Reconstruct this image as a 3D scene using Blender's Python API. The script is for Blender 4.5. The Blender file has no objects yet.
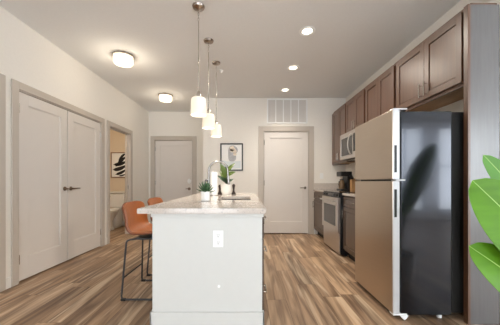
import bpy, bmesh, math, random
from mathutils import Vector, Matrix
random.seed(7)
S = bpy.context.scene
COL = S.collection

# ------------------------------------------------------------------ camera
cam_d = bpy.data.cameras.new('camera')
cam_d.sensor_width = 36.0
cam_d.lens = 256 / 500 * 36
cam_d.shift_x = 0.006
cam_d.shift_y = 0.038
cam_d.clip_start = 0.05
cam = bpy.data.objects.new('camera', cam_d)
COL.objects.link(cam)
cam.location = (0, 0, 1.08)
cam.rotation_euler = (math.pi / 2, 0, 0)
S.camera = cam

# ------------------------------------------------------------------ world, daylight, exposure
W = bpy.data.worlds.new('daylight')
S.world = W
W.use_nodes = True
W.node_tree.nodes['Background'].inputs[0].default_value = (0.80, 0.90, 1.0, 1)
W.node_tree.nodes['Background'].inputs[1].default_value = 3.0
S.view_settings.view_transform = 'Standard'
S.view_settings.look = 'None'
S.view_settings.gamma = 1
S.view_settings.use_curve_mapping = False
S.view_settings.exposure = 0.95

DAY = 5.6         # W per square metre of window
LAMP = 0.42
WINDOWS = [(-1.9, -0.2), (0.7, 2.4), (3.9, 5.02), (5.38, 6.9)]
GAIN = [1.2, 0.95, 1.9, 2.6]     # right-hand pair boosted beyond even daylight, for panel and refrigerator reflections
WZ0, WZ1, WY = 0.25, 2.62, -3.2


def area(name, loc, rot, sx, sy, power, color=(1, 1, 1), shape='RECTANGLE', spread=math.pi):
    l = bpy.data.lights.new(name, 'AREA')
    l.shape = shape
    l.size = sx
    l.size_y = sy
    l.energy = power
    l.color = color
    l.spread = spread
    o = bpy.data.objects.new(name, l)
    COL.objects.link(o)
    o.location = loc
    o.rotation_euler = rot
    return o


for (a, b), g_ in zip(WINDOWS, GAIN):
    area('window_daylight', ((a + b) / 2, WY - 0.25, (WZ0 + WZ1) / 2), (math.pi / 2, 0, 0), b - a, WZ1 - WZ0,
         DAY * g_ * (b - a) * (WZ1 - WZ0), (0.95, 0.98, 1.0))


SWY0, SWY1 = -2.7, 1.3      # unseen living room side window, added to light the left wall
area('window_daylight', (7.35, (SWY0 + SWY1) / 2, (WZ0 + WZ1) / 2), (math.pi / 2, 0, math.pi / 2), SWY1 - SWY0, WZ1 - WZ0,
     DAY * 0.5 * (SWY1 - SWY0) * (WZ1 - WZ0), (0.93, 0.97, 1.0))


# ------------------------------------------------------------------ materials
def srgb(r, g, b):
    f = lambda c: (c / 255 / 12.92) if c / 255 <= 0.04045 else ((c / 255 + 0.055) / 1.055) ** 2.4
    return (f(r), f(g), f(b), 1)


def new_mat(name):
    m = bpy.data.materials.new(name)
    m.use_nodes = True
    return m, m.node_tree, m.node_tree.nodes['Principled BSDF']


def mat(name, col, rough=0.5, metal=0.0, var=0.04, scale=8, stretch=(1, 1, 1), bump=0.0, spec=0.5, coat=0.0, coatr=0.1,
        rvar=0.0, trans=0.0):
    """a procedural material: base colour with noise variation, optional stretched grain and bump"""
    m, t, b = new_mat(name)
    N, L = t.nodes, t.links
    tc = N.new('ShaderNodeTexCoord')
    mp = N.new('ShaderNodeMapping')
    mp.inputs['Scale'].default_value = stretch
    L.new(tc.outputs['Object'], mp.inputs['Vector'])
    nz = N.new('ShaderNodeTexNoise')
    nz.inputs['Scale'].default_value = scale
    nz.inputs['Detail'].default_value = 5
    L.new(mp.outputs['Vector'], nz.inputs['Vector'])
    r = N.new('ShaderNodeValToRGB')
    r.color_ramp.elements[0].position = 0.3
    r.color_ramp.elements[1].position = 0.7
    r.color_ramp.elements[0].color = tuple(max(0, c * (1 - var)) for c in col[:3]) + (1,)
    r.color_ramp.elements[1].color = tuple(min(1, c * (1 + var)) for c in col[:3]) + (1,)
    L.new(nz.outputs['Fac'], r.inputs['Fac'])
    L.new(r.outputs['Color'], b.inputs['Base Color'])
    b.inputs['Roughness'].default_value = rough
    b.inputs['Metallic'].default_value = metal
    b.inputs['Specular IOR Level'].default_value = spec
    b.inputs['Coat Weight'].default_value = coat
    b.inputs['Coat Roughness'].default_value = coatr
    if trans:
        b.inputs['Transmission Weight'].default_value = trans
    if rvar:
        mr = N.new('ShaderNodeMapRange')
        mr.inputs['To Min'].default_value = max(0.02, rough - rvar)
        mr.inputs['To Max'].default_value = rough + rvar
        L.new(nz.outputs['Fac'], mr.inputs['Value'])
        L.new(mr.outputs['Result'], b.inputs['Roughness'])
    if bump:
        bp = N.new('ShaderNodeBump')
        bp.inputs['Strength'].default_value = bump
        bp.inputs['Distance'].default_value = 0.01
        L.new(nz.outputs['Fac'], bp.inputs['Height'])
        L.new(bp.outputs['Normal'], b.inputs['Normal'])
    return m


def lamp_glass(name, col, strength, edge):
    """frosted lit glass: white diffuse/translucent glass that gives off light"""
    m, t, b = new_mat(name)
    N, L = t.nodes, t.links
    b.inputs['Base Color'].default_value = (0.6, 0.57, 0.52, 1)
    b.inputs['Roughness'].default_value = 0.3
    tc = N.new('ShaderNodeTexCoord')
    nz = N.new('ShaderNodeTexNoise')
    nz.inputs['Scale'].default_value = 14
    L.new(tc.outputs['Object'], nz.inputs['Vector'])
    mr = N.new('ShaderNodeMapRange')
    mr.inputs['To Min'].default_value = strength * (1 - edge)
    mr.inputs['To Max'].default_value = strength * (1 + edge)
    L.new(nz.outputs['Fac'], mr.inputs['Value'])
    b.inputs['Emission Color'].default_value = col
    L.new(mr.outputs['Result'], b.inputs['Emission Strength'])
    return m


def floor_mat():
    m, t, b = new_mat('vinyl_planks')
    N, L = t.nodes, t.links

    def math_(op, a, v=None, clamp=False):
        n = N.new('ShaderNodeMath')
        n.operation = op
        n.use_clamp = clamp
        for i, x in enumerate((a, v)):
            if x is None:
                continue
            if isinstance(x, (int, float)):
                n.inputs[i].default_value = x
            else:
                L.new(x, n.inputs[i])
        return n.outputs[0]
    tc = N.new('ShaderNodeTexCoord')
    sp = N.new('ShaderNodeSeparateXYZ')
    L.new(tc.outputs['Object'], sp.inputs[0])
    PW, PL = 0.178, 1.22
    xr = math_('DIVIDE', sp.outputs['X'], PW)
    row = math_('FLOOR', xr)
    fx = math_('SUBTRACT', xr, row)
    wn = N.new('ShaderNodeTexWhiteNoise')
    wn.noise_dimensions = '1D'
    L.new(row, wn.inputs['W'])
    yy = math_('ADD', math_('DIVIDE', sp.outputs['Y'], PL), math_('MULTIPLY', wn.outputs['Value'], 7.3))
    idx = math_('FLOOR', yy)
    fy = math_('SUBTRACT', yy, idx)
    cb = N.new('ShaderNodeCombineXYZ')
    L.new(row, cb.inputs[0])
    L.new(idx, cb.inputs[1])
    w2 = N.new('ShaderNodeTexWhiteNoise')
    w2.noise_dimensions = '2D'
    L.new(cb.outputs[0], w2.inputs['Vector'])
    # plank tone
    ramp = N.new('ShaderNodeValToRGB')
    e = ramp.color_ramp.elements
    e[0].position = 0.0
    e[0].color = srgb(156, 127, 101)
    e[1].position = 1.0
    e[1].color = srgb(206, 178, 150)
    for p, c in ((0.3, srgb(180, 149, 120)), (0.55, srgb(193, 161, 130)), (0.8, srgb(204, 172, 139))):
        k = e.new(p)
        k.color = c
    L.new(w2.outputs['Value'], ramp.inputs['Fac'])
    # grain: long streaks, shifted plank by plank
    off = N.new('ShaderNodeVectorMath')
    off.operation = 'ADD'
    sc = N.new('ShaderNodeVectorMath')
    sc.operation = 'SCALE'
    sc.inputs['Scale'].default_value = 31.0
    L.new(w2.outputs['Color'], sc.inputs[0])
    L.new(tc.outputs['Object'], off.inputs[0])
    L.new(sc.outputs[0], off.inputs[1])

    def grain(sx, sy, detail, dist, lo, hi):
        mp = N.new('ShaderNodeMapping')
        mp.inputs['Scale'].default_value = (sx, sy, 1)
        L.new(off.outputs[0], mp.inputs['Vector'])
        nz = N.new('ShaderNodeTexNoise')
        nz.inputs['Scale'].default_value = 1
        nz.inputs['Detail'].default_value = detail
        nz.inputs['Distortion'].default_value = dist
        L.new(mp.outputs['Vector'], nz.inputs['Vector'])
        r = N.new('ShaderNodeMapRange')
        r.inputs['From Min'].default_value = lo
        r.inputs['From Max'].default_value = hi
        L.new(nz.outputs['Fac'], r.inputs['Value'])
        return r.outputs['Result']
    g1 = grain(11, 0.75, 4, 1.3, 0.36, 0.60)
    g3 = grain(8, 0.6, 3, 1.6, 0.56, 0.70)
    g2 = grain(60, 2.5, 5, 0.3, 0.3, 0.7)
    mx = N.new('ShaderNodeMixRGB')
    mx.blend_type = 'MULTIPLY'
    mx.inputs['Color2'].default_value = (0.36, 0.32, 0.305, 1)
    L.new(math_('MULTIPLY', math_('SUBTRACT', 1.0, g1), 0.9), mx.inputs['Fac'])
    L.new(ramp.outputs['Color'], mx.inputs['Color1'])
    mx2 = N.new('ShaderNodeMixRGB')
    mx2.blend_type = 'MULTIPLY'
    mx2.inputs['Color2'].default_value = (0.72, 0.69, 0.67, 1)
    L.new(math_('MULTIPLY', math_('SUBTRACT', 1.0, g2), 0.7), mx2.inputs['Fac'])
    mxl = N.new('ShaderNodeMixRGB')
    mxl.inputs['Color2'].default_value = srgb(226, 203, 174)
    L.new(math_('MULTIPLY', g3, 0.75, True), mxl.inputs['Fac'])
    L.new(mx.outputs['Color'], mxl.inputs['Color1'])
    L.new(mxl.outputs['Color'], mx2.inputs['Color1'])
    # seams
    ex = math_('MULTIPLY', math_('MINIMUM', fx, math_('SUBTRACT', 1.0, fx)), PW)
    ey = math_('MULTIPLY', math_('MINIMUM', fy, math_('SUBTRACT', 1.0, fy)), PL)
    seam = math_('LESS_THAN', math_('MINIMUM', ex, ey), 0.0018)
    mx3 = N.new('ShaderNodeMixRGB')
    mx3.blend_type = 'MULTIPLY'
    mx3.inputs['Color2'].default_value = (0.5, 0.45, 0.42, 1)
    L.new(seam, mx3.inputs['Fac'])
    L.new(mx2.outputs['Color'], mx3.inputs['Color1'])
    L.new(mx3.outputs['Color'], b.inputs['Base Color'])
    b.inputs['Roughness'].default_value = 0.42
    b.inputs['Specular IOR Level'].default_value = 0.35
    return m


def quartz_mat():
    m, t, b = new_mat('speckled_quartz')
    N, L = t.nodes, t.links
    tc = N.new('ShaderNodeTexCoord')
    v = N.new('ShaderNodeTexVoronoi')
    v.inputs['Scale'].default_value = 130
    L.new(tc.outputs['Object'], v.inputs['Vector'])
    r = N.new('ShaderNodeValToRGB')
    r.color_ramp.interpolation = 'LINEAR'
    e = r.color_ramp.elements
    e[0].position = 0.0
    e[0].color = srgb(150, 142, 136)
    e[1].position = 1.0
    e[1].color = srgb(208, 199, 191)
    for p, c in ((0.16, srgb(178, 170, 163)), (0.30, srgb(200, 190, 181)), (0.6, srgb(200, 190, 181))):
        k = e.new(p)
        k.color = c
    L.new(v.outputs['Color'], r.inputs['Fac'])
    L.new(r.outputs['Color'], b.inputs['Base Color'])
    b.inputs['Roughness'].default_value = 0.12
    b.inputs['Specular IOR Level'].default_value = 0.6
    return m


M = {}
M['wall'] = mat('wall_paint', srgb(236, 231, 223), 0.85, var=0.012, scale=40, bump=0.03)
M['bath_wall'] = mat('beige_bathroom_paint', srgb(224, 207, 184), 0.85, var=0.012, scale=40)
M['ceiling'] = mat('ceiling_paint', srgb(234, 234, 233), 0.9, var=0.012, scale=40, bump=0.05)
M['trim'] = mat('greige_trim_paint', srgb(190, 180, 169), 0.4, var=0.01, scale=6)
M['door'] = mat('greige_door_paint', srgb(218, 211, 204), 0.4, var=0.01, scale=6)
M['base'] = mat('baseboard_paint', srgb(226, 222, 216), 0.4, var=0.01)
M['floor'] = floor_mat()
M['quartz'] = quartz_mat()
M['white_panel'] = mat('white_island_paint', srgb(206, 206, 202), 0.45, var=0.008, scale=20)
M['plastic'] = mat('white_plastic', srgb(240, 240, 238), 0.3, var=0.005)
M['slot'] = mat('dark_slot', srgb(40, 38, 36), 0.6, var=0.05)
M['wood'] = mat('stained_maple', srgb(94, 62, 42), 0.36, var=0.16, scale=3.5, stretch=(10, 10, 0.9), spec=0.5, coat=0.7, coatr=0.40)
M['wood_in'] = mat('cabinet_underside', srgb(176, 138, 100), 0.5, var=0.10, scale=4, stretch=(6, 0.8, 6))
M['laminate'] = mat('grey_brown_laminate', srgb(96, 95, 96), 0.32, var=0.08, scale=6, stretch=(14, 14, 0.8), coat=0.8, coatr=0.22)
M['base_wood'] = mat('stained_base_maple', srgb(88, 71, 58), 0.36, var=0.14, scale=3.5, stretch=(10, 10, 0.9), coat=0.2, coatr=0.25)
M['steel'] = mat('brushed_steel', (0.60, 0.56, 0.52, 1), 0.30, 1.0, var=0.05, scale=6, stretch=(60, 1, 60), rvar=0.05)
M['fridge_steel'] = mat('fridge_brushed_steel', (0.52, 0.44, 0.36, 1), 0.30, 1.0, var=0.04, scale=5, stretch=(1, 1, 90), rvar=0.04)
M['steel_edge'] = mat('pale_steel_edge', srgb(205, 206, 208), 0.35, 0.3, var=0.02, scale=6)
M['fridge_side'] = mat('fridge_side_black', srgb(50, 52, 57), 0.15, 0.85, var=0.05, scale=3, rvar=0.03, coat=0.3, coatr=0.05)
M['black'] = mat('black_plastic', srgb(22, 22, 23), 0.4, var=0.08)
M['black_matte'] = mat('black_matte', srgb(20, 19, 18), 0.7, var=0.08)
M['glass_black'] = mat('black_ceramic_glass', srgb(16, 16, 17), 0.06, var=0.05)
M['oven_glass'] = mat('oven_window_glass', srgb(58, 57, 56), 0.08, 0.2, var=0.04)
M['faucet_steel'] = mat('faucet_steel', (0.30, 0.285, 0.27, 1), 0.25, 1.0, var=0.05, scale=20)
M['nickel'] = mat('brushed_nickel', (0.52, 0.49, 0.45, 1), 0.22, 1.0, var=0.05, scale=20)
M['chrome'] = mat('chrome', (0.75, 0.74, 0.72, 1), 0.12, 1.0, var=0.03, scale=20)
M['bronze'] = mat('aged_bronze', (0.20, 0.14, 0.10, 1), 0.3, 1.0, var=0.1, scale=20)
M['dark_nickel'] = mat('dark_nickel', (0.36, 0.31, 0.27, 1), 0.22, 1.0, var=0.1, scale=20)
M['leather'] = mat('cognac_leather', srgb(146, 82, 38), 0.42, var=0.16, scale=9, bump=0.06)
M['leather_edge'] = mat('leather_piping', srgb(112, 58, 28), 0.5, var=0.1)
M['gunmetal'] = mat('gunmetal_frame', (0.075, 0.075, 0.08, 1), 0.4, 0.6, var=0.06, scale=20)
M['ceramic'] = mat('white_ceramic', srgb(240, 238, 233), 0.25, var=0.01)
M['soil'] = mat('potting_soil', srgb(58, 44, 34), 0.95, var=0.3, scale=60, bump=0.4)
M['succulent'] = mat('succulent_green', srgb(58, 92, 58), 0.5, var=0.35, scale=25)
M['rubber_leaf'] = mat('rubber_plant_green', srgb(80, 99, 34), 0.42, var=0.28, scale=10)
M['rubber_dark'] = mat('rubber_plant_dark', srgb(44, 66, 44), 0.3, var=0.22, scale=10)
M['stem'] = mat('plant_stem', srgb(92, 96, 52), 0.5, var=0.15)
M['palm_leaf'] = mat('broad_leaf_green', srgb(84, 134, 14), 0.42, spec=0.3, var=0.14, scale=5, stretch=(1, 1, 6))
M['palm_pale'] = mat('broad_leaf_pale', srgb(96, 148, 66), 0.42, spec=0.3, var=0.1, scale=5)
M['rib'] = mat('leaf_midrib', srgb(176, 212, 120), 0.4, var=0.06)
M['dark_wood'] = mat('dark_turned_wood', srgb(52, 36, 28), 0.35, var=0.2, scale=12)
M['paper'] = mat('paper_white', srgb(244, 243, 240), 0.8, var=0.012, scale=30)
M['frame_black'] = mat('black_frame', srgb(34, 33, 33), 0.4, var=0.06)
M['frame_wood'] = mat('thin_walnut_frame', srgb(122, 86, 58), 0.45, var=0.12)
M['ink_black'] = mat('ink_black', srgb(24, 22, 22), 0.7, var=0.05)
M['ink_grey'] = mat('ink_grey', srgb(180, 180, 182), 0.8, var=0.12, scale=25)
M['ink_peach'] = mat('ink_peach', srgb(242, 228, 210), 0.8, var=0.06, scale=30)
M['ink_pale'] = mat('ink_pale_blue', srgb(222, 228, 230), 0.8, var=0.03)
M['carafe'] = mat('coffee_carafe', srgb(120, 96, 72), 0.08, var=0.1)
M['block_wood'] = mat('beech_block', srgb(190, 146, 98), 0.45, var=0.1, scale=6, stretch=(8, 8, 1))
M['louver_grey'] = mat('louver_grey_plastic', srgb(214, 210, 205), 0.6, var=0.02)  # louvers and their backing, a little greyer than the frame
M['stitch'] = mat('terracotta_pot', srgb(225, 222, 216), 0.6, var=0.03)
M['pendant_glass'] = lamp_glass('pendant_glass', (1.0, 0.80, 0.56, 1), 0.33, 0.12)
M['flush_glass'] = lamp_glass('flush_glass', (1.0, 0.82, 0.58, 1), 0.85, 0.2)
M['bulb'] = lamp_glass('lamp_bulb', (1.0, 0.86, 0.66, 1), 14.0, 0.0)
M['lens'] = lamp_glass('downlight_lens', (1.0, 0.88, 0.70, 1), 3.5, 0.0)


def pane_mat():
    m, t, b = new_mat('window_glass')
    N, L = t.nodes, t.links
    tr = N.new('ShaderNodeBsdfTransparent')
    gl = N.new('ShaderNodeBsdfGlossy')
    gl.inputs['Roughness'].default_value = 0.02
    fr = N.new('ShaderNodeFresnel')
    fr.inputs['IOR'].default_value = 1.3
    mx = N.new('ShaderNodeMixShader')
    L.new(fr.outputs[0], mx.inputs[0])
    L.new(tr.outputs[0], mx.inputs[1])
    L.new(gl.outputs[0], mx.inputs[2])
    L.new(mx.outputs[0], N['Material Output'].inputs['Surface'])
    return m


M['pane'] = pane_mat()


# ------------------------------------------------------------------ mesh builder
class MB:
    def __init__(self):
        self.bm = bmesh.new()

    def box(self, x0, x1, y0, y1, z0, z1, bev=0.0, T=None, seg=2):
        t = bmesh.new()
        bmesh.ops.create_cube(t, size=1)
        cx, cy, cz = (x0 + x1) / 2, (y0 + y1) / 2, (z0 + z1) / 2
        for v in t.verts:
            v.co = Vector((cx + v.co.x * abs(x1 - x0), cy + v.co.y * abs(y1 - y0), cz + v.co.z * abs(z1 - z0)))
        if bev:
            bmesh.ops.bevel(t, geom=t.edges[:], offset=bev, segments=seg, affect='EDGES', profile=0.5)
        self._merge(t, T)
        return self

    def _merge(self, t, T=None):
        if T is not None:
            bmesh.ops.transform(t, matrix=T, verts=t.verts)
        bmesh.ops.recalc_face_normals(t, faces=t.faces)
        me = bpy.data.meshes.new('t')
        t.to_mesh(me)
        t.free()
        self.bm.from_mesh(me)
        bpy.data.meshes.remove(me)

    def tube(self, pts, r, n=10, T=None):
        t = bmesh.new()
        pts = [Vector(p) for p in pts]
        rr = r if isinstance(r, (list, tuple)) else [r] * len(pts)
        rings = []
        prev = None
        for i, p in enumerate(pts):
            d = (pts[min(i + 1, len(pts) - 1)] - pts[max(i - 1, 0)]).normalized()
            if prev is None:
                a = d.orthogonal().normalized()
            else:
                a = (prev - d * prev.dot(d)).normalized()
            prev = a
            b = d.cross(a)
            rings.append([t.verts.new(p + (a * math.cos(k * 2 * math.pi / n) + b * math.sin(k * 2 * math.pi / n)) * rr[i]) for k in range(n)])
        for i in range(len(rings) - 1):
            for k in range(n):
                t.faces.new((rings[i][k], rings[i][(k + 1) % n], rings[i + 1][(k + 1) % n], rings[i + 1][k]))
        t.faces.new(rings[0][::-1])
        t.faces.new(rings[-1])
        self._merge(t, T)
        return self

    def lathe(self, prof, c=(0, 0, 0), n=32, T=None, sx=1.0, sy=1.0):
        t = bmesh.new()
        rings = []
        for (r, z) in prof:
            if r < 1e-6:
                rings.append([t.verts.new((c[0], c[1], c[2] + z))])
            else:
                rings.append([t.verts.new((c[0] + sx * r * math.cos(k * 2 * math.pi / n), c[1] + sy * r * math.sin(k * 2 * math.pi / n), c[2] + z)) for k in range(n)])
        for i in range(len(rings) - 1):
            A, B = rings[i], rings[i + 1]
            for k in range(n):
                k2 = (k + 1) % n
                if len(A) == 1 and len(B) == 1:
                    break
                if len(A) == 1:
                    t.faces.new((A[0], B[k], B[k2]))
                elif len(B) == 1:
                    t.faces.new((A[k], A[k2], B[0]))
                else:
                    t.faces.new((A[k], A[k2], B[k2], B[k]))
        self._merge(t, T)
        return self

    def prism(self, poly, h0, h1, T=None):
        """polygon in local XY extruded from h0 to h1 in local Z"""
        t = bmesh.new()
        a = [t.verts.new((x, y, h0)) for x, y in poly]
        b = [t.verts.new((x, y, h1)) for x, y in poly]
        t.faces.new(a[::-1])
        t.faces.new(b)
        n = len(poly)
        for i in range(n):
            t.faces.new((a[i], a[(i + 1) % n], b[(i + 1) % n], b[i]))
        self._merge(t, T)
        return self

    def sheet(self, f, nu, nv, thick, T=None):
        """surface f(u,v) with a real thickness"""
        t = bmesh.new()
        P = [[Vector(f(i / nu, j / nv)) for j in range(nv + 1)] for i in range(nu + 1)]

        def nrm(i, j):
            du = P[min(i + 1, nu)][j] - P[max(i - 1, 0)][j]
            dv = P[i][min(j + 1, nv)] - P[i][max(j - 1, 0)]
            n = du.cross(dv)
            return n.normalized() if n.length > 1e-9 else Vector((0, 0, 1))
        top = [[t.verts.new(P[i][j]) for j in range(nv + 1)] for i in range(nu + 1)]
        bot = [[t.verts.new(P[i][j] - nrm(i, j) * thick) for j in range(nv + 1)] for i in range(nu + 1)]
        for i in range(nu):
            for j in range(nv):
                t.faces.new((top[i][j], top[i + 1][j], top[i + 1][j + 1], top[i][j + 1]))
                t.faces.new((bot[i][j], bot[i][j + 1], bot[i + 1][j + 1], bot[i + 1][j]))
        for i in range(nu):
            t.faces.new((top[i][0], bot[i][0], bot[i + 1][0], top[i + 1][0]))
            t.faces.new((top[i][nv], top[i + 1][nv], bot[i + 1][nv], bot[i][nv]))
        for j in range(nv):
            t.faces.new((top[0][j], top[0][j + 1], bot[0][j + 1], bot[0][j]))
            t.faces.new((top[nu][j], bot[nu][j], bot[nu][j + 1], top[nu][j + 1]))
        self._merge(t, T)
        return self

    def build(self, name, m, parent=None, smooth=False, at=None):
        """link as ONE mesh object. Shapes are given in world coordinates; local = world - root location"""
        root = parent
        while root is not None and root.parent is not None:
            root = root.parent
        org = Vector(root.location) if root is not None else (Vector(at) if at else None)
        if org is not None:
            bmesh.ops.translate(self.bm, vec=-org, verts=self.bm.verts)
        me = bpy.data.meshes.new(name)
        self.bm.to_mesh(me)
        self.bm.free()
        me.materials.append(m)
        if smooth:
            me.polygons.foreach_set('use_smooth', [True] * len(me.polygons))
            me.set_sharp_from_angle(angle=math.radians(40))
        o = bpy.data.objects.new(name, me)
        COL.objects.link(o)
        if parent is not None:
            o.parent = parent
        elif at:
            o.location = at
        return o


def frame(origin, U, V, N):
    U, V, N = Vector(U), Vector(V), Vector(N)
    return Matrix(((U.x, V.x, N.x, origin[0]), (U.y, V.y, N.y, origin[1]), (U.z, V.z, N.z, origin[2]), (0, 0, 0, 1)))


def onLeft(x, y, z):      # face looking towards +X, u runs away from the camera
    return frame((x, y, z), (0, 1, 0), (0, 0, 1), (1, 0, 0))


def onBack(x, y, z):      # face looking towards the camera (-Y), u runs to the right
    return frame((x, y, z), (1, 0, 0), (0, 0, 1), (0, -1, 0))


def onRight(x, y, z):     # face looking towards -X, u runs away from the camera
    return frame((x, y, z), (0, 1, 0), (0, 0, 1), (-1, 0, 0))


def tag(o, label=None, cat=None, group=None, kind=None):
    if label: o['label'] = label
    if cat: o['category'] = cat
    if group: o['group'] = group
    if kind: o['kind'] = kind
    return o


def thing(name, loc, label, cat, group=None, kind=None):
    o = bpy.data.objects.new(name, None)
    o.empty_display_size = 0.1
    COL.objects.link(o)
    o.location = loc
    return tag(o, label, cat, group, kind)


def copy_thing(o, loc, label=None, parent=None):
    c = o.copy()
    COL.objects.link(c)
    if parent is not None:
        c.parent = parent
    else:
        c.location = loc
        if label: c['label'] = label
    for ch in list(o.children):
        copy_thing(ch, None, None, c)
    return c


def arc(c, r, a0, a1, n, plane='xz'):
    out = []
    for i in range(n + 1):
        a = a0 + (a1 - a0) * i / n
        u, v = r * math.cos(a), r * math.sin(a)
        out.append((c[0] + u, c[1], c[2] + v) if plane == 'xz' else (c[0] + u, c[1] + v, c[2]) if plane == 'xy' else (c[0], c[1] + u, c[2] + v))
    return out


def shaker(mb, T, w, h, t, rail, rec=0.010, bev=0.0015, bottom=None, groove=0.0):
    """a slab with one recessed flat panel: stiles, rails, panel. local u 0..w, v 0..h, n 0..t"""
    b = bottom or rail
    mb.box(0, rail, 0, h, 0, t, bev, T)
    mb.box(w - rail, w, 0, h, 0, t, bev, T)
    mb.box(rail, w - rail, 0, b, 0, t, bev, T)
    mb.box(rail, w - rail, h - rail, h, 0, t, bev, T)
    if groove:
        mb.box(rail - 0.002, w - rail + 0.002, b - 0.002, h - rail + 0.002, 0, 0.003, 0, T)
        mb.box(rail + groove, w - rail - groove, b + groove, h - rail - groove, 0.003, t - rec, bev, T)
        return mb
    mb.box(rail - 0.002, w - rail + 0.002, b - 0.002, h - rail + 0.002, 0, t - rec, 0, T)
    # narrow bevelled sticking round the panel
    s = 0.008
    for (a0, a1, c0, c1) in ((rail, rail + s, b, h - rail), (w - rail - s, w - rail, b, h - rail),
                             (rail, w - rail, b, b + s), (rail, w - rail, h - rail - s, h - rail)):
        mb.box(a0, a1, c0, c1, 0, t - rec * 0.5, 0, T)
    return mb


# ------------------------------------------------------------------ the shell
H = 2.80
XL, XR, YB, YH = -2.42, 2.03, 5.27, 6.30      # left wall, kitchen wall, back wall, hall end wall
XC = -0.905                                   # corner where the back wall ends and the hall begins
RX = 7.0                                      # living room side wall
BX0, BY0, BY1 = -4.2, 4.2, 6.25               # bathroom
TH = 0.10


def struct(mb, name, m, label, cat):
    return tag(mb.build(name, m), label, cat, kind='structure')


struct(MB().box(-4.4, RX + 0.1, WY - 0.2, 6.5, -0.12, 0), 'floor', M['floor'], 'brown and beige wood plank floor running through the whole room', 'floor')
struct(MB().box(-4.4, RX + 0.1, WY - 0.2, 6.5, H, H + 0.12), 'ceiling', M['ceiling'], 'plain pale ceiling above kitchen and hall', 'ceiling')

# left wall, openings: side door, closet, bathroom
SD0, SD1 = 1.55, 2.47
CL0, CL1, CLH = 2.70, 4.245, 2.055
BD0, BD1, BDH = 4.49, 5.30, 2.06
mb = MB()
for (a, b, z0, z1) in ((WY - 0.2, SD0, 0, H), (SD0, SD1, CLH, H), (SD1, CL0, 0, H), (CL0, CL1, CLH, H), (CL1, BD0, 0, H),
                       (BD0, BD1, BDH, H), (BD1, 6.4, 0, H)):
    mb.box(XL - TH, XL, a, b, z0, z1)
struct(mb, 'wall_left', M['wall'], 'long cream wall holding the closet doors and the bathroom doorway', 'wall')
# back wall with door opening
DB0, DB1, DBH = 0.335, 1.275, 2.115
mb = MB()
mb.box(XC, DB0, YB, YB + TH, 0, H).box(DB0, DB1, YB, YB + TH, DBH, H).box(DB1, XR + TH, YB, YB + TH, 0, H)
mb.box(XC, XC + TH, YB + TH, 6.4, 0, H)
struct(mb, 'wall_back', M['wall'], 'pale wall at the end of the kitchen with vent, door and framed picture', 'wall')
DH0, DH1, DHH = -2.275, -1.335, 2.10
mb = MB().box(XL, DH0, YH, YH + TH, 0, H).box(DH0, DH1, YH, YH + TH, DHH, H).box(DH1, XC, YH, YH + TH, 0, H)
struct(mb, 'wall_hall', M['wall'], 'cream wall at the end of the hall around the entry door', 'wall')
mb = MB().box(XR, XR + TH, 1.93, YB, 0, H).box(1.925, RX, 1.93, 2.03, 0, H)
struct(mb, 'wall_right', M['wall'], 'wall behind the brown kitchen cabinets', 'wall')
mb = MB().box(RX, RX + TH, WY, SWY0, 0, H).box(RX, RX + TH, SWY1, 2.03, 0, H).box(RX, RX + TH, SWY0, SWY1, 0, WZ0).box(RX, RX + TH, SWY0, SWY1, WZ1, H)
struct(mb, 'wall_side', M['wall'], 'side wall of the living area behind the viewer', 'wall')
# window wall behind the camera
mb = MB()
xs = [XL - TH] + [v for w in WINDOWS for v in w] + [RX + TH]
for i in range(0, len(xs), 2):
    mb.box(xs[i], xs[i + 1], WY - TH, WY, 0, H)
for (a, b) in WINDOWS:
    mb.box(a, b, WY - TH, WY, 0, WZ0).box(a, b, WY - TH, WY, WZ1, H)
struct(mb, 'wall_front', M['wall'], 'window wall behind the viewer', 'wall')
for i, (a, b) in enumerate(WINDOWS):
    w = thing('window_%d' % (i + 1), ((a + b) / 2, WY - TH / 2, WZ0), ('daylight window behind the viewer, next to the left wall', 'daylight window behind the viewer, facing the island end', 'narrow daylight window behind the viewer, right of the wide one facing the island', 'daylight window behind the viewer, next to the living area side wall')[i], 'window', kind='structure')
    f = MB()
    for (p, q, r, s) in ((a, a + 0.05, WZ0, WZ1), (b - 0.05, b, WZ0, WZ1), (a, b, WZ0, WZ0 + 0.05), (a, b, WZ1 - 0.05, WZ1),
                         ((a + b) / 2 - 0.025, (a + b) / 2 + 0.025, WZ0, WZ1), (a, b, 1.5, 1.54)):
        f.box(p, q, WY - 0.08, WY - 0.02, r, s)
    f.build('window_frame', M['base'], w)
    MB().box(a + 0.04, b - 0.04, WY - 0.054, WY - 0.048, WZ0 + 0.04, WZ1 - 0.04).build('pane', M['pane'], w)
w = thing('window_5', (RX + TH / 2, (SWY0 + SWY1) / 2, WZ0), 'unseen window added in the living area side wall to light the left wall', 'window', kind='structure')
f = MB()
for (p, q, r_, s_) in ((SWY0, SWY0 + 0.05, WZ0, WZ1), (SWY1 - 0.05, SWY1, WZ0, WZ1), (SWY0, SWY1, WZ0, WZ0 + 0.05), (SWY0, SWY1, WZ1 - 0.05, WZ1),
                       (-1.39, -1.34, WZ0, WZ1), (-0.03, 0.02, WZ0, WZ1)):
    f.box(RX + 0.02, RX + 0.08, p, q, r_, s_)
f.build('window_frame', M['base'], w)
MB().box(RX + 0.048, RX + 0.054, SWY0 + 0.04, SWY1 - 0.04, WZ0 + 0.04, WZ1 - 0.04).build('pane', M['pane'], w)
# bathroom walls
mb = MB().box(BX0, XL - TH, BY1, BY1 + TH, 0, H).box(BX0 - TH, BX0, BY0 - TH, BY1 + TH, 0, H).box(BX0, XL - TH, BY0 - TH, BY0, 0, H)
struct(mb, 'wall_bathroom', M['bath_wall'], 'warm lit bathroom wall seen through the open doorway', 'wall')
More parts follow.
